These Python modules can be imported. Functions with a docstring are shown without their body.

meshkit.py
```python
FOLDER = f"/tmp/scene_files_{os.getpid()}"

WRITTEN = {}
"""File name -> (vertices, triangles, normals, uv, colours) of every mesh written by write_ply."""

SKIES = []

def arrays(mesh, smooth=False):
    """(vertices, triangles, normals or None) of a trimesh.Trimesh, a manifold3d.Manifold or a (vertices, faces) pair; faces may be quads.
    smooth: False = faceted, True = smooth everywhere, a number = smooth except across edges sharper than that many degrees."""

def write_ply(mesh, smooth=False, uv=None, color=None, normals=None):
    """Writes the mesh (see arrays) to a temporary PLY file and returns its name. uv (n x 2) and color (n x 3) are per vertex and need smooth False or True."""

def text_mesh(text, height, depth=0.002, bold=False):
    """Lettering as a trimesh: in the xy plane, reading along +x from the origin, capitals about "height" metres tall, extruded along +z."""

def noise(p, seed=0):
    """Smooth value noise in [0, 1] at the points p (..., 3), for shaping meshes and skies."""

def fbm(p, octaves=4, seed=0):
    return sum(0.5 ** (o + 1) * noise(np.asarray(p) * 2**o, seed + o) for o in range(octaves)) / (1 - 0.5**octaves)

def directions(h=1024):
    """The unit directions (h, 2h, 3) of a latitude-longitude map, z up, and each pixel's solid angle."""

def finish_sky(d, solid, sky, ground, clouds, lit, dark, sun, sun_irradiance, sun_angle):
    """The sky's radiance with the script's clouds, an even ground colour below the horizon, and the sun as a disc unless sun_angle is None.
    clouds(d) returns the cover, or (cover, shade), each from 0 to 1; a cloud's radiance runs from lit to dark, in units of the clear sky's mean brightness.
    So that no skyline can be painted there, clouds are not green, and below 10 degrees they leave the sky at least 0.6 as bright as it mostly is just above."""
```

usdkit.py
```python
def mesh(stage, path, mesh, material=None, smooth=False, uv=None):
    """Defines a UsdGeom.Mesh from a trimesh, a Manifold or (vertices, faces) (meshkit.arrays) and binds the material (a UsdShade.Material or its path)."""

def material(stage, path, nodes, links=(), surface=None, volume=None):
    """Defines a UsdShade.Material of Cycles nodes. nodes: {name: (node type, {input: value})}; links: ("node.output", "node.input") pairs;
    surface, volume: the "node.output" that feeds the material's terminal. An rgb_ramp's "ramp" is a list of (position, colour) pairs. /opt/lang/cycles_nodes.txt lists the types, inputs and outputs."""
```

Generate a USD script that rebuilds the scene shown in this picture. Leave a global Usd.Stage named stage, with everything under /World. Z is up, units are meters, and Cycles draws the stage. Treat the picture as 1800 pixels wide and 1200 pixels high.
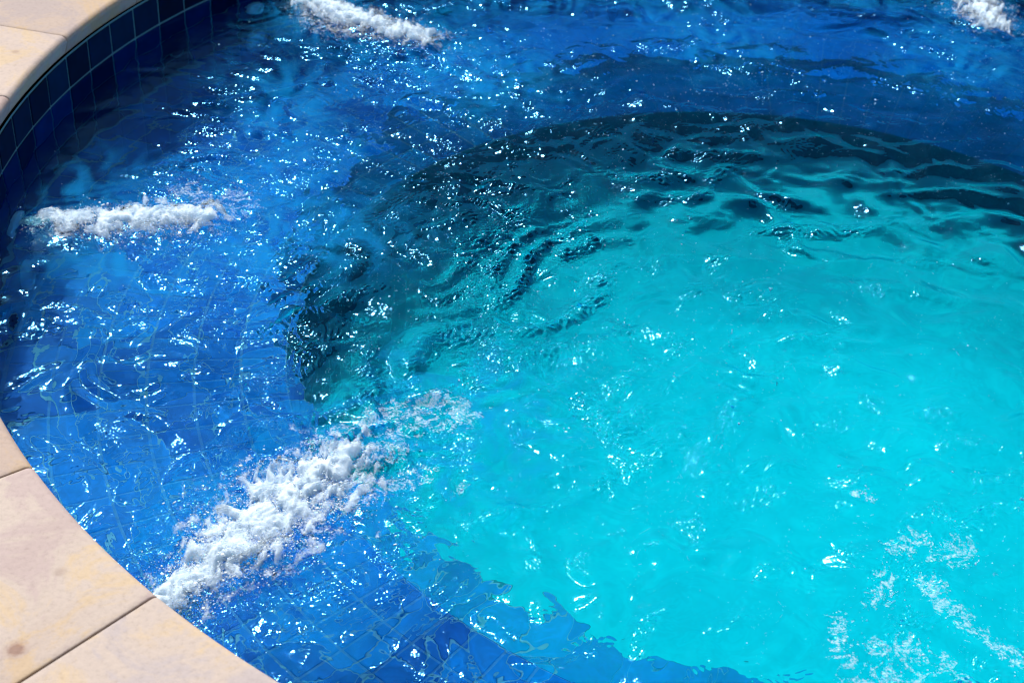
import math
import numpy as np
import trimesh
import usdkit
import meshkit
from scipy.ndimage import map_coordinates, gaussian_filter
from pxr import Usd, UsdGeom, UsdLux, UsdShade, Gf, Sdf, Vt

PI = math.pi
stage = Usd.Stage.CreateInMemory()
UsdGeom.SetStageUpAxis(stage, 'Z')
UsdGeom.SetStageMetersPerUnit(stage, 1.0)
UsdGeom.Xform.Define(stage, '/World')

# ------------------------------------------------------------------ camera, sky, sun, exposure
EXPOSURE = 0.25
CAM_POS = np.array([-0.7412, -3.1808, 1.7202])
PITCH, ROLL = 0.6295, 0.0671
cam = UsdGeom.Camera.Define(stage, '/World/camera')
cam.CreateHorizontalApertureAttr(36.0)
cam.CreateVerticalApertureAttr(24.0)
cam.CreateFocalLengthAttr(2622.3 / 1800 * 36)
cam.CreateFStopAttr(5.0)
cam.CreateFocusDistanceAttr(2.95)
cam.CreateExposureAttr(EXPOSURE)
cam.CreateClippingRangeAttr(Gf.Vec2f(0.05, 1000))
fwd = np.array([0, math.cos(PITCH), -math.sin(PITCH)])
up0 = np.array([0, math.sin(PITCH), math.cos(PITCH)])
rt0 = np.array([1.0, 0, 0])
rt = math.cos(ROLL) * rt0 + math.sin(ROLL) * up0
up = -math.sin(ROLL) * rt0 + math.cos(ROLL) * up0
m = np.eye(4)
m[0, :3], m[1, :3], m[2, :3], m[3, :3] = rt, up, -fwd, CAM_POS
cam.AddTransformOp().Set(Gf.Matrix4d(*m.ravel().tolist()))

SUN_EL, SUN_AZ = math.radians(53), math.radians(114)
sdir = np.array([math.cos(SUN_EL) * math.cos(SUN_AZ), math.cos(SUN_EL) * math.sin(SUN_AZ), math.sin(SUN_EL)])
sky = UsdLux.DomeLight.Define(stage, '/World/sky')
sky.GetPrim().SetCustomDataByKey('kind', 'structure')
sky_m = usdkit.material(stage, '/World/Looks/sky', {
    's': ('sky_texture', {'sky_type': 'single_scattering', 'sun_disc': False, 'sun_elevation': SUN_EL, 'sun_rotation': math.atan2(sdir[0], sdir[1])}),
    'b': ('background_shader', {'strength': 0.075})}, [('s.color', 'b.color')], surface='b.background')
UsdShade.MaterialBindingAPI.Apply(sky.GetPrim()).Bind(sky_m)
sun = UsdLux.DistantLight.Define(stage, '/World/sun')
sun.CreateIntensityAttr(1.25)
sun.CreateAngleAttr(0.5)
sun.CreateNormalizeAttr(True)
sun.CreateColorAttr(Gf.Vec3f(1.0, 0.965, 0.92))
xs = np.cross([0, 0, 1.0], sdir); xs /= np.linalg.norm(xs)
sm = np.eye(4); sm[0, :3], sm[1, :3], sm[2, :3] = xs, np.cross(sdir, xs), sdir
sun.AddTransformOp().Set(Gf.Matrix4d(*sm.ravel().tolist()))

# ------------------------------------------------------------------ dimensions (pool centre = origin, coping top = z 0)
R = 2.0            # inner edge of the coping and face of the pool wall
RB = 1.315         # bench edge
ZW = -0.15         # mean water level
ZB = -0.55         # bench top
ZF = -1.12         # pool floor
COP = 0.055        # coping thickness
RC = 2.50          # outer edge of the coping
SEES_THROUGH = 0.27   # share of the light that the rough, bubbly surface lets straight through

# ------------------------------------------------------------------ helpers
used = {}
def path_of(name, parent='/World'):
    parent = str(parent.GetPath()) if hasattr(parent, 'GetPath') else parent
    k = parent + '/' + name
    n = used.get(k, -1) + 1
    used[k] = n
    return k if n == 0 else f'{k}_{n:03d}'
def obj(name, mesh, material, parent='/World', smooth=False):
    return usdkit.mesh(stage, path_of(name, parent), mesh, material, smooth=smooth).GetPrim()
def xform(name, parent='/World', loc=None):
    x = UsdGeom.Xform.Define(stage, path_of(name, parent))
    if loc is not None:
        x.AddTranslateOp().Set(Gf.Vec3d(*map(float, loc)))
    return x.GetPrim()
def tag(p, **kw):
    for k, v in kw.items():
        p.SetCustomDataByKey(k, v)
    return p
def grid_faces(n, mm):
    i = np.arange(n * mm).reshape(n, mm)
    return np.stack([i[:-1, :-1], i[:-1, 1:], i[1:, 1:], i[1:, :-1]], -1).reshape(-1, 4)
def polar(r, a, z):
    return np.stack([r * np.cos(a), r * np.sin(a), np.broadcast_to(z, np.shape(a))], -1)
def lathe(profile, n=240, a0=0.0, a1=2 * PI):
    pr = np.asarray(profile, float)
    a = np.linspace(a0, a1, n)
    v = np.stack([pr[None, :, 0] * np.cos(a)[:, None], pr[None, :, 0] * np.sin(a)[:, None], np.broadcast_to(pr[None, :, 1], (n, len(pr)))], -1).reshape(-1, 3)
    return v, grid_faces(n, len(pr))

# ------------------------------------------------------------------ materials
SPOT = (-1.449, -1.681, 0.0)   # the brown spot on the corner stone
def stone_material(path, base, ochre, pink, offset):
    return usdkit.material(stage, path, {
        'g': ('geometry', {}),
        'mp': ('mapping', {'location': offset}),
        'n1': ('noise_texture', {'scale': 4.2, 'detail': 8, 'roughness': 0.68, 'distortion': 1.0}),
        'r1': ('rgb_ramp', {'ramp': [(0.42, pink), (0.48, base), (0.52, base), (0.59, ochre)]}),
        'n2': ('noise_texture', {'scale': 1.6, 'detail': 3, 'roughness': 0.5, 'distortion': 0.4}),
        'r2': ('rgb_ramp', {'ramp': [(0.44, (1.05, 1.05, 1.06)), (0.52, (0.95, 0.93, 0.92)), (0.60, (0.78, 0.68, 0.62))]}),
        'm1': ('mix_color', {'blend_type': 'multiply', 'fac': 0.5}),
        'n3': ('noise_texture', {'scale': 95, 'detail': 6, 'roughness': 0.7}),
        'r3': ('rgb_ramp', {'ramp': [(0.28, (0.78, 0.76, 0.75)), (0.45, (0.97, 0.97, 0.97)), (0.6, (1.04, 1.04, 1.04))]}),
        'm2': ('mix_color', {'blend_type': 'multiply', 'fac': 0.8}),
        'vo': ('voronoi_texture', {'scale': 9, 'randomness': 1}),
        'r4': ('rgb_ramp', {'ramp': [(0.05, (0.45, 0.33, 0.28)), (0.13, (1, 1, 1))]}),
        'm3': ('mix_color', {'blend_type': 'multiply', 'fac': 0.35}),
        'vd': ('vector_math', {'math_type': 'distance', 'vector2': SPOT}),
        'vn': ('math', {'math_type': 'multiply_add', 'value2': 0.012, 'value3': -0.006}),
        'va': ('math', {'math_type': 'add'}),
        'r5': ('rgb_ramp', {'ramp': [(0.008, (0.62, 0.48, 0.44)), (0.015, (0.9, 0.85, 0.83)), (0.024, (1, 1, 1))]}),
        'm4': ('mix_color', {'blend_type': 'multiply', 'fac': 1.0}),
        'bp': ('bump', {'strength': 0.45, 'distance': 0.002}),
        'p': ('principled_bsdf', {'roughness': 0.72, 'specular_ior_level': 0.3})},
        [('g.position', 'mp.vector'), ('mp.vector', 'n1.vector'), ('mp.vector', 'n2.vector'), ('mp.vector', 'n3.vector'), ('mp.vector', 'vo.vector'),
         ('n1.fac', 'r1.fac'), ('n2.fac', 'r2.fac'), ('r1.color', 'm1.a'), ('r2.color', 'm1.b'),
         ('n3.fac', 'r3.fac'), ('m1.result', 'm2.a'), ('r3.color', 'm2.b'), ('vo.distance', 'r4.fac'), ('m2.result', 'm3.a'), ('r4.color', 'm3.b'),
         ('g.position', 'vd.vector1'), ('n3.fac', 'vn.value1'), ('vd.value', 'va.value1'), ('vn.value', 'va.value2'), ('va.value', 'r5.fac'), ('m3.result', 'm4.a'), ('r5.color', 'm4.b'), ('m4.result', 'p.base_color'), ('n3.fac', 'bp.height'), ('bp.normal', 'p.normal')], surface='p.BSDF')
STONES = [stone_material(f'/World/Looks/sandstone_{k}', b, o, q, off) for k, (b, o, q, off) in enumerate([
    ((0.461, 0.369, 0.309), (0.498, 0.377, 0.248), (0.403, 0.331, 0.302), (0, 0, 0)),
    ((0.461, 0.377, 0.317), (0.498, 0.377, 0.248), (0.417, 0.324, 0.294), (3.1, 1.7, 0)),
    ((0.454, 0.369, 0.309), (0.498, 0.377, 0.248), (0.403, 0.339, 0.317), (7.9, 4.2, 0)),
    ((0.468, 0.377, 0.325), (0.498, 0.377, 0.248), (0.425, 0.339, 0.302), (1.3, 9.4, 0))])]
MORTAR = usdkit.material(stage, '/World/Looks/mortar', {'p': ('principled_bsdf', {'base_color': (0.10, 0.07, 0.05), 'roughness': 0.9})}, surface='p.BSDF')

def tile_material(path, col):
    return usdkit.material(stage, path, {
        'g': ('geometry', {}),
        'n': ('noise_texture', {'scale': 22, 'detail': 4, 'roughness': 0.6}),
        'r': ('rgb_ramp', {'ramp': [(0.3, tuple(0.75 * c for c in col)), (0.7, tuple(1.2 * c for c in col))]}),
        'p': ('principled_bsdf', {'roughness': 0.35, 'specular_ior_level': 0.03})},
        [('g.position', 'n.vector'), ('n.fac', 'r.fac'), ('r.color', 'p.base_color')], surface='p.BSDF')
TILES = [tile_material(f'/World/Looks/blue_tile_{k}', c) for k, c in enumerate([
    (0.001, 0.20, 0.66), (0.001, 0.15, 0.56), (0.001, 0.26, 0.72), (0.001, 0.115, 0.50)])]
WALL_TILES = [tile_material(f'/World/Looks/shade_toned_tile_{k}', c) for k, c in enumerate([  # bench blue made darker: the shade on the wall is put into the colour
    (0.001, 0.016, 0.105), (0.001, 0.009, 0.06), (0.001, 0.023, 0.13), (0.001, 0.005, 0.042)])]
SHADED_TOP_TILES = [tile_material(f'/World/Looks/shade_toned_top_tile_{k}', c) for k, c in enumerate([  # dry top row: wall shade painted in as a still darker tile colour
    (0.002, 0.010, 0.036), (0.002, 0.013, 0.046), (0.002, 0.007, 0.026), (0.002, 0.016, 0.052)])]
WALL_GROUT = usdkit.material(stage, '/World/Looks/wall_grout', {'p': ('principled_bsdf', {'base_color': (0.07, 0.21, 0.25), 'roughness': 0.8})}, surface='p.BSDF')
RISER_TILE = tile_material('/World/Looks/riser_tile', (0.001, 0.13, 0.19))
GROUT = usdkit.material(stage, '/World/Looks/grout', {
    'g': ('geometry', {}), 'n': ('noise_texture', {'scale': 60, 'detail': 3}),
    'r': ('rgb_ramp', {'ramp': [(0.3, (0.14, 0.36, 0.50)), (0.7, (0.27, 0.50, 0.62))]}),
    'p': ('principled_bsdf', {'roughness': 0.8, 'specular_ior_level': 0.03})},
    [('g.position', 'n.vector'), ('n.fac', 'r.fac'), ('r.color', 'p.base_color')], surface='p.BSDF')
FLOOR = usdkit.material(stage, '/World/Looks/turquoise_plaster', {
    'g': ('geometry', {}), 'n': ('noise_texture', {'scale': 4, 'detail': 7, 'roughness': 0.65, 'distortion': 0.6}),
    'r': ('rgb_ramp', {'ramp': [(0.3, (0.0, 0.50, 0.60)), (0.5, (0.0, 0.62, 0.71)), (0.7, (0.002, 0.74, 0.80))]}),
    'p': ('principled_bsdf', {'roughness': 0.7, 'specular_ior_level': 0.02})},
    [('g.position', 'n.vector'), ('n.fac', 'r.fac'), ('r.color', 'p.base_color')], surface='p.BSDF')
FITTING = usdkit.material(stage, '/World/Looks/white_plastic', {'p': ('principled_bsdf', {'base_color': (0.86, 0.95, 0.93), 'roughness': 0.3})}, surface='p.BSDF')
DARKHOLE = usdkit.material(stage, '/World/Looks/nozzle_bore', {'p': ('principled_bsdf', {'base_color': (0.05, 0.10, 0.12), 'roughness': 0.6})}, surface='p.BSDF')
# water: Fresnel reflection over a part that refracts and a part that goes straight through
WATER = usdkit.material(stage, '/World/Looks/water', {
    'g': ('geometry', {}),
    'n': ('noise_texture', {'scale': 90, 'detail': 1, 'roughness': 0.5}),
    'bp': ('bump', {'strength': 1.0}),
    'n2': ('noise_texture', {'scale': 6, 'detail': 2, 'roughness': 0.5}),
    'r2': ('rgb_ramp', {'ramp': [(0.35, (0.0003,) * 3), (0.65, (0.0012,) * 3)]}),
    'fr': ('fresnel', {'IOR': 1.33}),
    'rf': ('refraction_bsdf', {'color': (0.62, 0.96, 1.0), 'IOR': 1.33, 'roughness': 0.0}),
    'tr': ('transparent_bsdf', {'color': (0.62, 0.96, 1.0)}),
    'gl': ('glossy_bsdf', {'color': (0.16, 0.55, 0.95), 'roughness': 0.09}),
    'mx': ('mix_closure', {}),
    'out': ('mix_closure', {'fac': SEES_THROUGH})},
    [('g.position', 'n.vector'), ('n.fac', 'bp.height'), ('bp.normal', 'gl.normal'), ('g.position', 'n2.vector'), ('n2.fac', 'r2.fac'), ('r2.color', 'bp.distance'),
     ('rf.BSDF', 'mx.closure1'), ('gl.BSDF', 'mx.closure2'), ('fr.fac', 'mx.fac'), ('mx.closure', 'out.closure1'), ('tr.BSDF', 'out.closure2')], surface='out.closure')
BUBBLE = usdkit.material(stage, '/World/Looks/bubble', {
    'd': ('diffuse_bsdf', {'color': (0.84, 0.94, 1.0)}),
    't': ('translucent_bsdf', {'color': (0.84, 0.94, 1.0)}),
    'm': ('mix_closure', {'fac': 0.3}),
    'gl': ('glossy_bsdf', {'color': (1, 1, 1), 'roughness': 0.2}),
    'fr': ('fresnel', {'IOR': 1.33}),
    'o': ('mix_closure', {})},
    [('d.BSDF', 'm.closure1'), ('t.BSDF', 'm.closure2'), ('m.closure', 'o.closure1'), ('gl.BSDF', 'o.closure2'), ('fr.fac', 'o.fac')], surface='o.closure')
CLOUD = usdkit.material(stage, '/World/Looks/aerated_water', {
    'at': ('attribute', {'attribute': 'cover'}),
    'd': ('diffuse_bsdf', {'color': (0.03, 0.50, 0.95)}), 't': ('translucent_bsdf', {'color': (0.03, 0.50, 0.95)}), 'm': ('mix_closure', {'fac': 0.4}),
    'tr': ('transparent_bsdf', {'color': (1, 1, 1)}), 'o': ('mix_closure', {})},
    [('d.BSDF', 'm.closure1'), ('t.BSDF', 'm.closure2'), ('tr.BSDF', 'o.closure1'), ('m.closure', 'o.closure2'), ('at.fac', 'o.fac')], surface='o.closure')
FILMY = usdkit.material(stage, '/World/Looks/clear_bubble', {
    'd': ('diffuse_bsdf', {'color': (0.50, 0.86, 1.0)}), 't': ('translucent_bsdf', {'color': (0.50, 0.86, 1.0)}), 'm': ('mix_closure', {'fac': 0.3})},
    [('d.BSDF', 'm.closure1'), ('t.BSDF', 'm.closure2')], surface='m.closure')
FROTH = usdkit.material(stage, '/World/Looks/froth', {
    'g': ('geometry', {}),
    'at': ('attribute', {'attribute': 'cover'}),
    'n': ('noise_texture', {'scale': 210, 'detail': 4, 'roughness': 0.65}),
    'mr': ('math', {'math_type': 'add'}),
    'rp': ('rgb_ramp', {'ramp': [(0.56, (0, 0, 0)), (1.0, (0.88, 0.88, 0.88))]}),
    'd': ('diffuse_bsdf', {'color': (0.80, 0.92, 1.0)}),
    't': ('translucent_bsdf', {'color': (0.80, 0.92, 1.0)}),
    'm': ('mix_closure', {'fac': 0.2}),
    'tr': ('transparent_bsdf', {'color': (1, 1, 1)}),
    'o': ('mix_closure', {})},
    [('g.position', 'n.vector'), ('n.fac', 'mr.value1'), ('at.fac', 'mr.value2'), ('mr.value', 'rp.fac'),
     ('d.BSDF', 'm.closure1'), ('t.BSDF', 'm.closure2'), ('tr.BSDF', 'o.closure1'), ('m.closure', 'o.closure2'), ('rp.color', 'o.fac')], surface='o.closure')

# ------------------------------------------------------------------ the deck and the coping
v, f = lathe([(RC + 0.003, -0.006), (3.2, -0.006), (5, -0.006), (12, -0.006), (60, -0.006)], 181)
tag(obj('paving', (v, f), STONES[1]), kind='structure')
v, f = lathe([(RC + 0.003, -0.3), (RC + 0.003, -0.006)], 181)

coping = tag(xform('coping'), kind='structure')
JOINTS = [168.38, 178.57, 188.77, 198.97, 209.17, 219.38, 230.69]
step = (360 + 168.38 - 230.69) / 29
JOINTS += [230.69 + step * k for k in range(1, 29)]
JOINTS = [math.radians(j) for j in JOINTS] + [math.radians(528.38)]
rng = np.random.default_rng(5)
def wedge(a0, a1, n=15):
    """A coping stone: a ring segment with a rounded nose towards the pool and eased edges."""
    g = 0.0021
    prof = [(RC, -COP), (R + 0.07, -COP), (R + 0.016, -COP), (R + 0.011, -COP + 0.004), (R + 0.002, -0.022)]
    for t in np.linspace(0, 1, 9):
        th = PI - PI / 2 * t
        prof.append((R + 0.016 + 0.016 * math.cos(th), -0.016 + 0.016 * math.sin(th)))
    prof += [(R + 0.09, 0.0), (R + 0.2, 0.0), (RC, 0.0)]
    pr = np.array(prof)
    rows = []
    us = np.concatenate([[0, 0.004], np.linspace(0.03, 0.97, n), [0.996, 1]])
    for u in us:
        edge = 1.0 if u in (0, 1) else 0.0
        a = a0 + (a1 - a0) * u
        q = pr.copy()
        q[:, 1] -= edge * 0.002 * (q[:, 1] > -0.03)
        sgn = 1 if u < 0.5 else -1
        ang = a + sgn * g / q[:, 0]
        rows.append(polar(q[:, 0], ang, q[:, 1]))
    v = np.array(rows).reshape(-1, 3)
    k, n2 = len(pr), len(us)
    f = grid_faces(n2, k)
    tri = np.vstack([f[:, [0, 2, 1]], f[:, [0, 3, 2]]])
    close = []
    for i in range(n2 - 1):      # outer side
        a, b, c, d = i * k + k - 1, (i + 1) * k + k - 1, (i + 1) * k, i * k
        close += [(a, c, b), (a, d, c)]
    def cap(i, flip):
        c = [i * k + j for j in range(k)]
        t = [(c[0], c[j], c[j + 1]) for j in range(1, k - 1)]
        return [x[::-1] for x in t] if flip else t
    m = trimesh.Trimesh(v, np.vstack([tri, close, cap(0, False), cap(n2 - 1, True)]), process=False)
    trimesh.repair.fix_normals(m)
    return m
for k in range(len(JOINTS) - 1):
    w = wedge(JOINTS[k], JOINTS[k + 1])
    w.apply_translation((0, 0, rng.uniform(-0.001, 0.001)))
    obj('coping_stone', w, STONES[k % 4], coping, smooth=30)
v, f = lathe([(R + 0.030, -COP + 0.003), (R + 0.012, -0.03), (R + 0.022, -0.006), (RC, -0.0055)], 361)
obj('mortar_bed', (v, f), MORTAR, coping)

# ------------------------------------------------------------------ tiles
def frustum(corners_out, corners_in):
    """A tile from 4 outer corners (back, on the grout) and 4 inner corners (face), with a chamfer between."""
    o, i = np.asarray(corners_out), np.asarray(corners_in)
    mid = o + 0.72 * (i - o)
    cen = i.mean(0)
    mid = mid  # rim of the tile just under its face
    face = cen + (i - cen) * 0.965
    v = np.vstack([o, mid, face])
    f = []
    for a, b in ((0, 4), (4, 8)):
        for k in range(4):
            p0, p1, q0, q1 = a + k, a + (k + 1) % 4, b + k, b + (k + 1) % 4
            f += [(p0, p1, q1), (p0, q1, q0)]
    f += [(8, 9, 10), (8, 10, 11)]
    return v, np.array(f)
NCOL = 110
DA = 2 * PI / NCOL
A_OFF = math.radians(175.31 % 3.2727)
GAP_NEAR = 0.0035
def wall_tile(c, z0, z1, r, out=-1):
    GAP = GAP_NEAR if in_view(c) else 0.0009
    a0, a1 = A_OFF + c * DA + GAP / r, A_OFF + (c + 1) * DA - GAP / r
    zz = [z0 + GAP, z0 + GAP, z1 - GAP, z1 - GAP]
    aa = np.array([a0, a1, a1, a0])
    h = 0.003 + rng.uniform(-0.0006, 0.0006)
    o = np.stack([r * np.cos(aa), r * np.sin(aa), zz], -1)
    i = np.stack([(r + out * h) * np.cos(aa), (r + out * h) * np.sin(aa), zz], -1)
    v, f = frustum(o, i)
    return (v, f) if out < 0 else (v, f)
def flat_tile(c, r0, r1, z):
    GAP = GAP_NEAR if in_view(c) else 0.0009
    aa0 = A_OFF + c * DA; aa1 = aa0 + DA
    rr = np.array([r0 + GAP, r1 - GAP, r1 - GAP, r0 + GAP])
    aa = np.array([aa0 + GAP / r0, aa0 + GAP / r1, aa1 - GAP / r1, aa1 - GAP / r0])
    h = 0.003 + rng.uniform(-0.0006, 0.0006)
    o = np.stack([rr * np.cos(aa), rr * np.sin(aa), np.full(4, z)], -1)
    i = o + [0, 0, h]
    return frustum(o, i)
def fixed(v, f):
    """Faces turned outwards from the tile's own middle."""
    c = v.mean(0)
    n = np.cross(v[f[:, 1]] - v[f[:, 0]], v[f[:, 2]] - v[f[:, 0]])
    flip = ((v[f].mean(1) - c) * n).sum(1) < 0
    f = f.copy(); f[flip] = f[flip][:, ::-1]
    return v, f
def joined(parts):
    vs, fs, n = [], [], 0
    for v, f in parts:
        vs.append(v); fs.append(f + n); n += len(v)
    return np.vstack(vs), np.vstack(fs)
def in_view(c):
    a = math.degrees(A_OFF + (c + 0.5) * DA) % 360
    return 126 < a < 243

pool_wall = tag(xform('pool_wall'), kind='structure')
v, f = lathe([(R + 0.004, ZB - 0.02), (R + 0.004, -COP + 0.003)], 441)
obj('grout', (v, f), WALL_GROUT, pool_wall)
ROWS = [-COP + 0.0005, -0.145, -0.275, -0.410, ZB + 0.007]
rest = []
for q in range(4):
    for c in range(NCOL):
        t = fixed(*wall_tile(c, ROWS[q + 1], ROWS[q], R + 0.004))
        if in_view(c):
            obj('tile', t, (SHADED_TOP_TILES if q == 0 else WALL_TILES)[rng.integers(4)], pool_wall)
        else:
            rest.append(t)
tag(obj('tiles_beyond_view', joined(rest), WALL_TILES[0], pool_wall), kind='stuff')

bench = tag(xform('pool_bench'), kind='structure')
v, f = lathe([(RB + 0.004, ZB - 0.006), (R + 0.004, ZB - 0.006)], 441)
obj('grout', (v, f), GROUT, bench)
RINGS = np.linspace(RB + 0.004, R - 0.003, 7)
rest = []
for q in range(6):
    for c in range(NCOL):
        t = fixed(*flat_tile(c, RINGS[q], RINGS[q + 1], ZB - 0.006))
        if in_view(c):
            obj('tile', t, TILES[rng.integers(4)], bench)
        else:
            rest.append(t)
tag(obj('tiles_beyond_view', joined(rest), TILES[1], bench), kind='stuff')

riser = tag(xform('bench_riser'), kind='structure')
v, f = lathe([(RB + 0.004, ZF - 0.02), (RB + 0.004, ZB - 0.006)], 441)
obj('grout', (v, f), RISER_TILE, riser)
rest = []
zr = np.linspace(ZB - 0.003, ZF, 6)
for q in range(5):
    for c in range(NCOL):
        rest.append(fixed(*wall_tile(c, zr[q + 1], zr[q], RB + 0.004)))
tag(obj('riser_tiles', joined(rest), RISER_TILE, riser), kind='stuff')

v, f = lathe([(0.001, ZF - 0.03), (0.3, ZF - 0.02), (0.8, ZF - 0.005), (RB + 0.003, ZF)], 181)
tag(obj('pool_floor', (v, f), FLOOR, smooth=True), kind='structure')

# ------------------------------------------------------------------ water surface
DX = 0.0028
X0, X1, Y0, Y1 = -2.03, 1.12, -1.72, 1.72
nx, ny = int((X1 - X0) / DX), int((Y1 - Y0) / DX)
gx, gy = X0 + DX * np.arange(nx), Y0 + DX * np.arange(ny)
GX, GY = np.meshgrid(gx, gy)
wr = np.random.default_rng(11)
def field(lo, hi, theta=0.0, stretch=1.0, seed=0):
    """A random field of unit variance with wavelengths lo to hi across, stretched along direction theta."""
    r = np.random.default_rng(seed)
    n = r.standard_normal((ny, nx))
    kx, ky = np.meshgrid(np.fft.fftfreq(nx, DX), np.fft.rfftfreq(ny, DX), indexing='ij')
    F = np.fft.rfft2(n.T)
    u = (kx * math.cos(theta) + ky * math.sin(theta)) * stretch
    w = -kx * math.sin(theta) + ky * math.cos(theta)
    k = np.hypot(u, w) + 1e-9
    c, s = math.log(1 / math.sqrt(lo * hi)), math.log(hi / lo) / 2
    g = np.exp(-0.5 * ((np.log(k) - c) / (0.6 * s)) ** 2) / k
    h = np.fft.irfft2(F * g, s=(nx, ny)).T
    return h / h.std()
def warp(h, amt, lam, seed):
    a, b = field(lam * 0.7, lam * 1.5, seed=seed), field(lam * 0.7, lam * 1.5, seed=seed + 1)
    yy, xx = np.mgrid[0:ny, 0:nx]
    return map_coordinates(h, [yy + a * amt / DX, xx + b * amt / DX], order=1, mode='wrap')
def near(points, width):
    """exp(-(distance to the polyline / width)^2) on the grid."""
    d2 = np.full(GX.shape, 1e9)
    for (ax, ay), (bx, by) in zip(points[:-1], points[1:]):
        t = np.clip(((GX - ax) * (bx - ax) + (GY - ay) * (by - ay)) / ((bx - ax) ** 2 + (by - ay) ** 2 + 1e-9), 0, 1)
        d2 = np.minimum(d2, (GX - ax - t * (bx - ax)) ** 2 + (GY - ay - t * (by - ay)) ** 2)
    return np.exp(-d2 / width ** 2)
# the water jets: the line of each plume (x, y, z)
JETS = {
    'left': [(-1.965, -0.05, -0.445), (-1.91, -0.15, -0.30), (-1.84, -0.26, -0.172), (-1.78, -0.29, -0.148), (-1.65, -0.25, -0.145), (-1.56, -0.235, -0.145), (-1.49, -0.225, -0.145)],
    'far': [(-1.61, 1.23, -0.39), (-1.523, 1.186, -0.30), (-1.392, 1.03, -0.16), (-1.311, 0.946, -0.13), (-1.17, 0.89, -0.14), (-1.05, 0.83, -0.145)],
    'near': [(-1.36, -1.52, -0.40), (-1.30, -1.45, -0.17), (-1.279, -1.421, -0.145), (-1.227, -1.333, -0.13), (-1.177, -1.223, -0.12), (-1.109, -1.135, -0.11), (-1.05, -1.06, -0.125)],
    'right': [(0.75, 1.82, -0.42), (0.68, 1.60, -0.15), (0.666, 1.40, -0.13), (0.69, 1.22, -0.14)],
    'middle': [(-0.50, 1.90, -0.42), (-0.42, 1.55, -0.15), (-0.33, 1.36, -0.13), (-0.25, 1.26, -0.145)]}
flat = {k: [p[:2] for p in v] for k, v in JETS.items()}
rough = np.zeros_like(GX)
for k, pts in flat.items():
    rough = np.maximum(rough, near(pts + [(pts[-1][0] * 0.6, pts[-1][1] * 0.6)], 0.33))
rough = np.clip(rough + 0.35 * np.exp(-((GX + 0.9) ** 2 + (GY - 0.3) ** 2) / 0.6 ** 2), 0, 1)
calm = np.exp(-((GX + 1.65) ** 2 + (GY + 0.85) ** 2) / 0.33 ** 2) + np.exp(-((GX + 0.85) ** 2 + (GY + 1.5) ** 2) / 0.35 ** 2)
zone = np.exp(-((GX + 0.75) ** 2 + (GY + 0.45) ** 2) / 0.75 ** 2)
right = np.exp(-((GX - 0.05) ** 2 + (GY + 1.2) ** 2) / 0.5 ** 2)
calm = np.clip(calm, 0, 1) * (1 - near(flat['near'], 0.16))
ANG = np.degrees(np.arctan2(GY, GX)) % 360
shade = np.clip((np.hypot(GX, GY) - 1.55) / 0.2, 0, 1) * np.clip((ANG - 128) / 12, 0, 1) * np.clip((206 - ANG) / 10, 0, 1)
swell = warp(field(0.10, 0.26, seed=1), 0.03, 0.3, 40)
mid_ = warp(field(0.04, 0.10, seed=2), 0.015, 0.16, 50)
chop = warp(field(0.010, 0.021, seed=3), 0.006, 0.1, 60)
str1 = warp(field(0.06, 0.13, math.radians(48), 6.0, seed=4), 0.022, 0.5, 70)
str2 = warp(field(0.07, 0.15, math.radians(3), 5.0, seed=5), 0.025, 0.5, 80)
side = 1 / (1 + np.exp(-(GX + 0.35 + 0.3 * GY) / 0.15))
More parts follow.
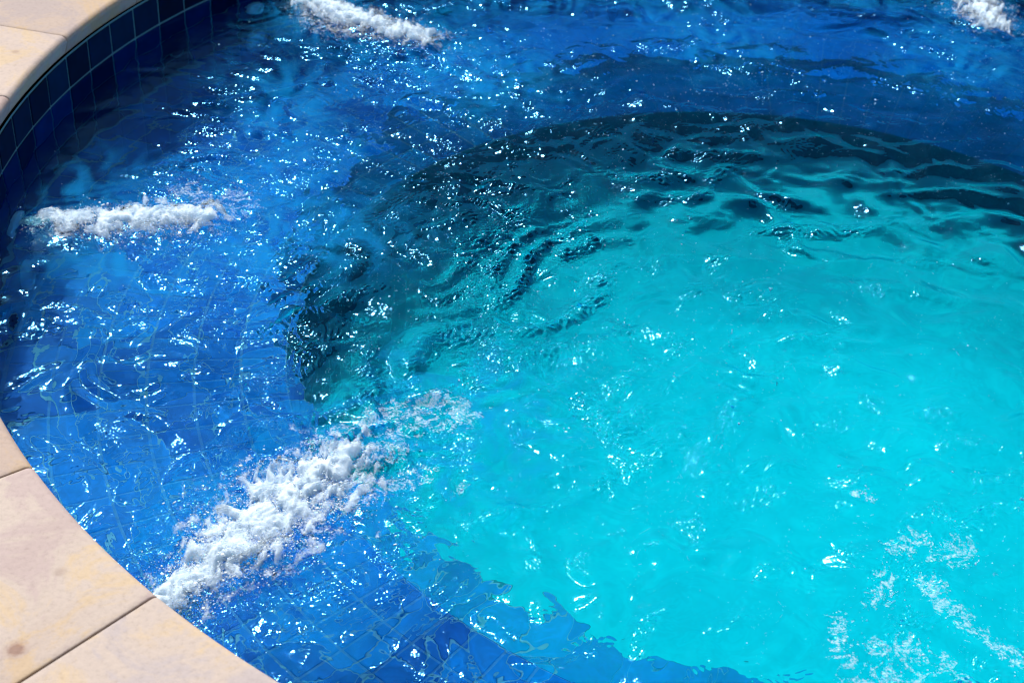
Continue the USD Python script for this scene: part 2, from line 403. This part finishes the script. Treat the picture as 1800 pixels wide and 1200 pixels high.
str3 = warp(field(0.035, 0.08, math.radians(-10), 5.0, seed=6), 0.015, 0.4, 84)
upper = np.clip((GY + 0.35) / 0.3, 0, 1) * np.clip((-0.55 - GX) / 0.3, 0, 1)
streak = (str1 * (1 - side) + str2 * side) * (1 - upper) + 0.62 * str3 * upper
streak = streak + 0.35 * (np.abs(streak) ** 1.5)         # sharper crests than troughs
patch = np.clip(0.6 + 0.5 * field(0.3, 0.9, seed=9), 0.1, 1.6)
crest = np.clip(0.35 + 0.75 * streak, 0.1, 2.2)          # ripples ride on the crests
swell2 = warp(field(0.06, 0.12, seed=15), 0.02, 0.2, 44)
gather = np.clip(0.55 + 0.9 * warp(field(0.10, 0.30, seed=19), 0.05, 0.3, 48), 0, 2.6)
H = (0.0019 * calm * swell2 + 0.0036 * swell * (1 - 0.72 * shade)
     + (0.0007 * (1 - 0.4 * calm) + 0.0006 * rough) * mid_ * (1 - 0.85 * shade)
     + ((0.00034 * patch ** 1.3 + (0.00062 * zone + 0.00078 * right) * gather) * crest * (1 - 0.75 * calm) + 0.00052 * rough * (0.4 + 0.6 * crest)) * chop * (1 - 0.95 * shade)
     + 0.0036 * streak * (1 - calm) * (1 - 0.8 * shade) * np.clip(0.3 + np.hypot(GX + 0.2, GY + 0.1) * -0.2 + 0.8 * patch + 0.45 * np.exp(-((GX - 0.1) ** 2 / 0.5 + (GY - 0.25) ** 2 / 0.12)), 0.1, 1.5))
for k in flat:
    H += 0.014 * near(flat[k][-4:], 0.09)
H += ZW
print('slopes', [(round(float(np.hypot(*np.gradient(H, DX))[mk].std()), 3)) for mk in (zone > 0.7, right > 0.7, calm > 0.6, shade > 0.8, rough > 0.8)])
def water_z(x, y):
    return map_coordinates(H, [(np.asarray(y) - Y0) / DX, (np.asarray(x) - X0) / DX], order=1, mode='nearest')
V = np.stack([GX, GY, H], -1).reshape(-1, 3)
F = grid_faces(ny, nx)
rr = np.hypot(V[:, 0], V[:, 1])
F = F[(rr[F] < R + 0.001).any(1)]
used_v = np.unique(F); remap = np.zeros(len(V), int); remap[used_v] = np.arange(len(used_v))
V, F = V[used_v], remap[F]
over = np.hypot(V[:, 0], V[:, 1]) > R + 0.003     # tuck the rim just behind the tiles
s = (R + 0.003) / np.hypot(V[over, 0], V[over, 1]); V[over, 0] *= s; V[over, 1] *= s
F = np.vstack([F[:, [0, 1, 2]], F[:, [0, 2, 3]]])
# the part of the surface beyond the frame: coarser, one mesh with the rest
cx, cy = np.meshgrid(np.arange(-2.03, 2.04, 0.03), np.arange(-2.03, 2.04, 0.03))
cv = np.stack([cx, cy, np.full_like(cx, ZW) + 0.004 * (meshkit.fbm(np.stack([cx * 8, cy * 8, 0 * cx], -1), 3) - 0.5)], -1).reshape(-1, 3)
cf = grid_faces(*cx.shape)
cc = cv[cf].mean(1)
lim = (cc[:, 0] > X1 - 0.015) | (cc[:, 1] > Y1 - 0.015) | (cc[:, 1] < Y0 + 0.015)
cf = cf[lim & (np.hypot(cc[:, 0], cc[:, 1]) < R + 0.01)]
nF = len(F)
ku, inv = np.unique(cf, return_inverse=True)
F = F[:nF]; ci = inv.reshape(cf.shape)
F = np.vstack([F, np.vstack([ci[:, [0, 1, 2]], ci[:, [0, 2, 3]]]) + len(V)])
V = np.vstack([V, cv[ku]])
tag(obj('water', (V, F), WATER, smooth=True), kind='structure')

# ------------------------------------------------------------------ jet fittings on the wall
def fitting(deg, z, label, r_out=0.040):
    a = math.radians(deg)
    t = tag(xform('jet_nozzle'), label=label, category='pool jet', group='round jet nozzles set in the tiled wall')
    n = np.array([-math.cos(a), -math.sin(a), 0.0]); e = np.array([-math.sin(a), math.cos(a), 0.0]); u = np.array([0, 0, 1.0])
    base = np.array([R * math.cos(a), R * math.sin(a), z])
    M = np.stack([e, u, n], 1)
    def turned(prof, nn=40):
        v, f = lathe(prof, nn)
        return v @ M.T + base, f
    obj('flange', turned([(r_out, 0.0), (r_out, 0.010), (r_out - 0.004, 0.016), (0.027, 0.019), (0.0235, 0.015), (0.0235, 0.004)]), FITTING, t, smooth=40)
    obj('eyeball', turned([(0.0232, 0.004), (0.022, 0.013), (0.018, 0.019), (0.0125, 0.022), (0.0105, 0.020), (0.0105, 0.006)]), FITTING, t, smooth=40)
    obj('bore', turned([(0.0104, 0.0065), (0.0005, 0.0055)]), DARKHOLE, t)
    return t
fitting(181.0, -0.465, 'pale round jet nozzle on the left wall at the thin end of a foam plume')
fitting(144.0, -0.345, 'pale round jet nozzle on the far wall at the top edge of the photo')

# ------------------------------------------------------------------ white water: plumes driven by the jets, and foam lying on the surface
def resample(pts, n):
    p = np.asarray(pts, float)
    d = np.r_[0, np.cumsum(np.linalg.norm(np.diff(p, axis=0), axis=1))]
    u = np.linspace(0, d[-1], n)
    q = np.stack([np.interp(u, d, p[:, k]) for k in range(3)], 1)
    for k in range(3):
        q[1:-1, k] = gaussian_filter(q[:, k], n / 14, mode='nearest')[1:-1]
    return q, u / d[-1]
def instancer(path, pos, rad, rng_, mat, squash=None):
    pi = UsdGeom.PointInstancer.Define(stage, path)
    b = trimesh.creation.icosphere(1, 1.0)
    usdkit.mesh(stage, path + '/bubble', b, mat, smooth=True)
    pi.CreatePrototypesRel().SetTargets([Sdf.Path(path + '/bubble')])
    pi.CreateProtoIndicesAttr(Vt.IntArray.FromNumpy(np.zeros(len(pos), np.int32)))
    pi.CreatePositionsAttr(Vt.Vec3fArray.FromNumpy(pos.astype(np.float32)))
    sc = np.repeat(rad[:, None], 3, 1) * rng_.uniform(0.75, 1.35, (len(rad), 3)) * [1, 1, 0.5]
    pi.CreateScalesAttr(Vt.Vec3fArray.FromNumpy(sc.astype(np.float32)))
    q = rng_.standard_normal((len(pos), 4)) * [0, 0.2, 0.2, 1] + [1, 0, 0, 0]; q /= np.linalg.norm(q, axis=1)[:, None]
    pi.CreateOrientationsAttr(Vt.QuathArray([Gf.Quath(float(a), float(b_), float(c), float(d)) for a, b_, c, d in q]))
    return pi.GetPrim()
FRAY1, FRAY2 = warp(field(0.035, 0.11, seed=131), 0.015, 0.08, 140), warp(field(0.010, 0.03, seed=133), 0.006, 0.05, 150)
LUMP = warp(field(0.02, 0.05, seed=135), 0.01, 0.05, 160)
GRAIN = field(0.008, 0.018, seed=137)
IDS = np.arange(nx * ny).reshape(ny, nx)
IDS = np.stack([IDS[:-1, :-1], IDS[:-1, 1:], IDS[1:, 1:], IDS[1:, :-1]], -1)
def plume(key, label, widths, count, seed, heap=1.0):
    r = np.random.default_rng(seed)
    c, u = resample(JETS[key], 90)
    w = np.interp(u, np.linspace(0, 1, len(widths)), widths)
    t = np.gradient(c, axis=0); t /= np.linalg.norm(t, axis=1)[:, None]
    sidev = np.cross([0, 0, 1.0], t); sidev /= np.linalg.norm(sidev, axis=1)[:, None]
    top = np.cross(t, sidev)
    root = tag(xform('water_jet'), label=label, category='water jet', group='white foaming plumes blown by the pool jets')
    # the body of froth: a ragged, lumpy sheet heaped on the water along the stream
    env = np.full(GX.shape, -9.0)
    on = [q for q in range(90) if c[q, 2] > ZW - 0.025]
    bx = (GX > c[on, 0].min() - 0.2) & (GX < c[on, 0].max() + 0.2) & (GY > c[on, 1].min() - 0.2) & (GY < c[on, 1].max() + 0.2)
    e = np.full(bx.sum(), -9.0); hx, hy = GX[bx], GY[bx]
    for q in on:
        e = np.maximum(e, 1 - np.hypot(hx - c[q, 0], hy - c[q, 1]) / (w[q] * 1.35))
    env[bx] = e
    run = math.atan2(c[-1, 1] - c[on[0], 1], c[-1, 0] - c[on[0], 0])
    comb = warp(field(0.010, 0.035, run, 3.5, seed=seed + 200), 0.010, 0.07, seed + 210)
    ragged = env + 0.26 * FRAY1 + 0.20 * comb
    th_ = np.clip(ragged, 0, 1)
    cells = (ragged[:-1, :-1] > 0.0) & (env[:-1, :-1] > -0.9) & (np.hypot(GX, GY)[:-1, :-1] < R - 0.01)
    uu, inv = np.unique(IDS[cells], return_inverse=True)
    for layer, up_, dens_ in ((0, 0.15, 0.34), (1, 0.45, 0.30), (2, 0.75, 0.24), (3, 1.0, 0.16)):
        high_ = (0.014 * heap * th_ ** 0.9 + (0.0008 * LUMP + 0.0012 * comb) * np.clip(th_ * 3, 0, 1)) * up_ + 0.0006 * GRAIN + 0.0015 + 0.0012 * layer
        shift = 0.6 * np.roll(FRAY2, 37 * layer, axis=1) + 0.8 * np.roll(comb, 23 * layer, axis=0)
        fv = np.stack([GX.ravel()[uu], GY.ravel()[uu], H.ravel()[uu] + high_.ravel()[uu]], -1)
        fr_ = usdkit.mesh(stage, path_of('froth', root), (fv, inv.reshape(-1, 4)), FROTH, smooth=True)
        cov_ = np.clip(dens_ * np.clip(ragged * 1.3, 0, 1) + 0.30 * (ragged - 0.5) - 0.03 + 0.05 * shift, 0, 0.42)
        UsdGeom.PrimvarsAPI(fr_).CreatePrimvar('cover', Sdf.ValueTypeNames.FloatArray, 'vertex').Set(Vt.FloatArray.FromNumpy(cov_.ravel()[uu].astype(np.float32)))
    # the bubbles in and around it, gathered in clots
    m_ = count * 3
    j = r.integers(0, 90, m_)
    g = r.standard_normal((m_, 2))
    far = r.random(m_) < 0.30
    g[far] *= 1.7
    pos = c[j] + (w[j] * 0.62)[:, None] * (g[:, :1] * sidev[j] + 0.55 * g[:, 1:] * top[j]) + t[j] * r.normal(0, 0.006, (m_, 1))
    clot = meshkit.fbm(pos * 55, 3, seed + 3)
    keep = clot > np.where(far, 0.56, 0.44)
    pos = pos[keep][:count]
    z = water_z(pos[:, 0], pos[:, 1])
    lift = np.abs(r.normal(0, 0.010, len(pos)))
    high = pos[:, 2] > z - 0.010
    pos[high, 2] = z[high] + 0.001 + lift[high] * np.exp(-(g[keep][:count][high] ** 2).sum(1) / 2)
    rad = np.clip(np.exp(r.normal(math.log(0.0007), 0.6, len(pos))), 0.0003, 0.0032)
    tag(instancer(path_of('bubbles', root), pos, rad, r, BUBBLE), kind='stuff')
plume('left', 'white plume shooting right from the nozzle on the left wall', [0.006, 0.010, 0.014, 0.026, 0.044, 0.056, 0.046], 11000, 21)
plume('far', 'white plume along the top edge beside the dark far wall', [0.008, 0.018, 0.036, 0.055, 0.064, 0.058, 0.045], 10000, 22)
plume('near', 'largest white plume, bursting diagonally from the lower left coping', [0.010, 0.016, 0.030, 0.050, 0.074, 0.086, 0.060], 16000, 23)
plume('right', 'small white plume cut off by the top right corner', [0.010, 0.03, 0.05, 0.06, 0.06, 0.045], 7000, 24)

LACE = {
    'blob': [(-0.013, -1.18), (0.032, -1.161), (0.074, -1.187), (0.115, -1.16)],
    's2': [(-0.049, -1.242), (-0.066, -1.286), (-0.082, -1.319)],
    's3': [(0.023, -1.263), (0.041, -1.303), (0.068, -1.341), (0.091, -1.372), (0.122, -1.409), (0.152, -1.444)],
    's4': [(-0.142, -1.361), (-0.158, -1.421), (-0.164, -1.447), (-0.138, -1.463)],
    's5': [(-0.091, -1.44), (-0.065, -1.425), (-0.033, -1.41), (-0.018, -1.434)],
    'b2': [(-0.124, -1.499), (-0.074, -1.482), (-0.029, -1.491)],
    's6': [(0.011, -1.431), (0.033, -1.467), (0.057, -1.489)],
    'dots': [(-0.076, -1.04), (-0.034, -1.052)],
    'cA': [(-1.101, -0.979), (-1.04, -0.938), (-0.968, -0.886), (-0.893, -0.832), (-0.834, -0.862)],
    'cA2': [(-0.96, -0.964), (-0.909, -0.906), (-0.841, -0.917), (-0.811, -0.86)],
    'cB': [(-1.071, -1.186), (-1.013, -1.149), (-0.946, -1.095), (-0.896, -1.058)],
    'cC': [(-1.044, -1.073), (-0.997, -1.019), (-0.945, -0.997)],
    'iso': [(-0.828, -1.107), (-0.814, -1.082)],
    'aA': [(-1.548, -0.08), (-1.478, -0.152), (-1.422, -0.091)],
    'aB': [(-1.491, -0.218), (-1.407, -0.169)],
    'bA': [(-1.237, 0.891), (-1.134, 0.867), (-1.047, 0.822)],
    'bB': [(-1.407, 0.903), (-1.265, 0.846)],
    'd': [(0.611, 1.317), (0.648, 1.236), (0.722, 1.205)]}
WIDTH = {'blob': 0.040, 's3': 0.030, 's4': 0.026, 's5': 0.030, 's6': 0.03, 's2': 0.022, 'cA': 0.04, 'cA2': 0.035, 'cB': 0.035, 'cC': 0.04, 'aA': 0.06, 'aB': 0.05, 'bA': 0.06, 'bB': 0.05, 'd': 0.05, 'top': 0.05, 'b2': 0.045}
cover = np.zeros_like(GX)
for k, pts in LACE.items():
    cover = np.maximum(cover, near(pts, WIDTH.get(k, 0.013)) * (0.8 if k in WIDTH else 0.9))
for k, pts in flat.items():
    if k == 'middle':
        continue
    cover = np.maximum(cover, 0.6 * near(pts[-4:], 0.10))
drift = warp(field(0.02, 0.07, seed=31), 0.01, 0.06, 90)
web = np.exp(-(warp(field(0.025, 0.06, seed=37), 0.015, 0.06, 92) / 0.45) ** 2)
lace = cover * (0.62 + 0.5 * web) + 0.14 * drift - 0.14
thr = 0.30
cells = (lace[:-1, :-1] > thr) & (cover[:-1, :-1] > 0.15) & (np.hypot(GX, GY)[:-1, :-1] < R - 0.02)
ids = np.arange(nx * ny).reshape(ny, nx)
fq = np.stack([ids[:-1, :-1], ids[:-1, 1:], ids[1:, 1:], ids[1:, :-1]], -1)[cells]
uu, inv = np.unique(fq, return_inverse=True)
fv = np.stack([GX.ravel()[uu], GY.ravel()[uu], H.ravel()[uu] + 0.0016], -1)
film = usdkit.mesh(stage, path_of('foam'), (fv, inv.reshape(-1, 4)), FROTH, smooth=True)
UsdGeom.PrimvarsAPI(film).CreatePrimvar('cover', Sdf.ValueTypeNames.FloatArray, 'vertex').Set(Vt.FloatArray.FromNumpy(np.clip(0.05 + 0.34 * (lace.ravel()[uu] - thr), 0, 0.24).astype(np.float32)))
tag(film.GetPrim(), kind='stuff', label='thin lacy white foam drifting on the water round the plumes and at lower right', category='foam')

# loose bubbles riding on the water
r = np.random.default_rng(77)
dens = 0.9 * cover ** 1.0 + 0.10 * rough + 0.05 * right
clots = np.clip(0.5 + 0.8 * warp(field(0.03, 0.12, seed=33), 0.02, 0.1, 96), 0, 3) ** 3
dens = dens * clots * (1 - 0.85 * calm) * (1 - 0.85 * shade) * (np.hypot(GX, GY) < R - 0.03)
cum = np.cumsum(dens.ravel()); N = 3500
pick = np.searchsorted(cum, r.random(N) * cum[-1])
px_, py_ = GX.ravel()[pick] + r.uniform(-.5, .5, N) * DX, GY.ravel()[pick] + r.uniform(-.5, .5, N) * DX
rad = np.clip(np.exp(r.normal(math.log(0.0008), 0.5, N)), 0.0003, 0.0026)
pos = np.stack([px_, py_, water_z(px_, py_) + 0.3 * rad], -1)
M = 3500                                                  # and as many again hanging in the water below
dens = (0.25 + rough + right + zone) * clots * (np.hypot(GX, GY) < RB - 0.02)
cum = np.cumsum(dens.ravel()); pick = np.searchsorted(cum, r.random(M) * cum[-1])
low = np.stack([GX.ravel()[pick], GY.ravel()[pick], ZW - r.uniform(0.02, 0.35, M)], -1)
pos = np.vstack([pos, low]); rad = np.r_[rad, np.clip(np.exp(r.normal(math.log(0.0011), 0.4, M)), 0.0005, 0.003)]
tag(instancer(path_of('loose_bubbles'), pos, rad, r, FILMY), kind='stuff', label='tiny white bubbles scattered over the whole water surface', category='bubbles')

# fine air bubbles clouding the water just under the surface round the jets
cloud = np.zeros_like(GX)
for k, pts in flat.items():
    ex, ey = pts[-1]
    cloud = np.maximum(cloud, (0.8 if k == 'middle' else 1.0) * near(pts[1:] + [(ex * 0.82, ey * 0.82)], 0.24))
cloud = np.maximum(cloud, 0.75 * near([(-1.45, 0.55), (-1.30, 0.15), (-1.40, -0.25)], 0.17))
cloud = np.maximum(cloud, 0.9 * near([(-1.0, 1.15), (-0.4, 1.42), (0.2, 1.50), (0.9, 1.40)], 0.17))
mottle = warp(field(0.05, 0.22, 0.0, 1.0, seed=61), 0.04, 0.2, 98)
fine = warp(field(0.02, 0.05, seed=63), 0.012, 0.08, 99)
cloud *= np.clip((R - 0.06 - np.hypot(GX, GY)) / 0.16, 0, 1)
milk = np.clip(0.42 * cloud * (1 + 0.55 * mottle + 0.22 * fine) - 0.05, 0, 0.55)
sub = (slice(None, None, 2), slice(None, None, 2))
ids = np.arange(nx * ny).reshape(ny, nx)[sub]
fq = np.stack([ids[:-1, :-1], ids[:-1, 1:], ids[1:, 1:], ids[1:, :-1]], -1)
fq = fq[(milk[sub][:-1, :-1] > 0.004) & (np.hypot(GX, GY)[sub][:-1, :-1] < R - 0.03)]
uu, inv = np.unique(fq, return_inverse=True)
smooth_h = gaussian_filter(H, 6)
sheet = usdkit.mesh(stage, path_of('bubble_cloud'), (np.stack([GX.ravel()[uu], GY.ravel()[uu], smooth_h.ravel()[uu] - 0.030], -1), inv.reshape(-1, 4)), CLOUD, smooth=True)
UsdGeom.PrimvarsAPI(sheet).CreatePrimvar('cover', Sdf.ValueTypeNames.FloatArray, 'vertex').Set(Vt.FloatArray.FromNumpy(milk.ravel()[uu].astype(np.float32)))
tag(sheet.GetPrim(), kind='stuff', label='azure haze of fine air bubbles under the water round the jets', category='bubbles')
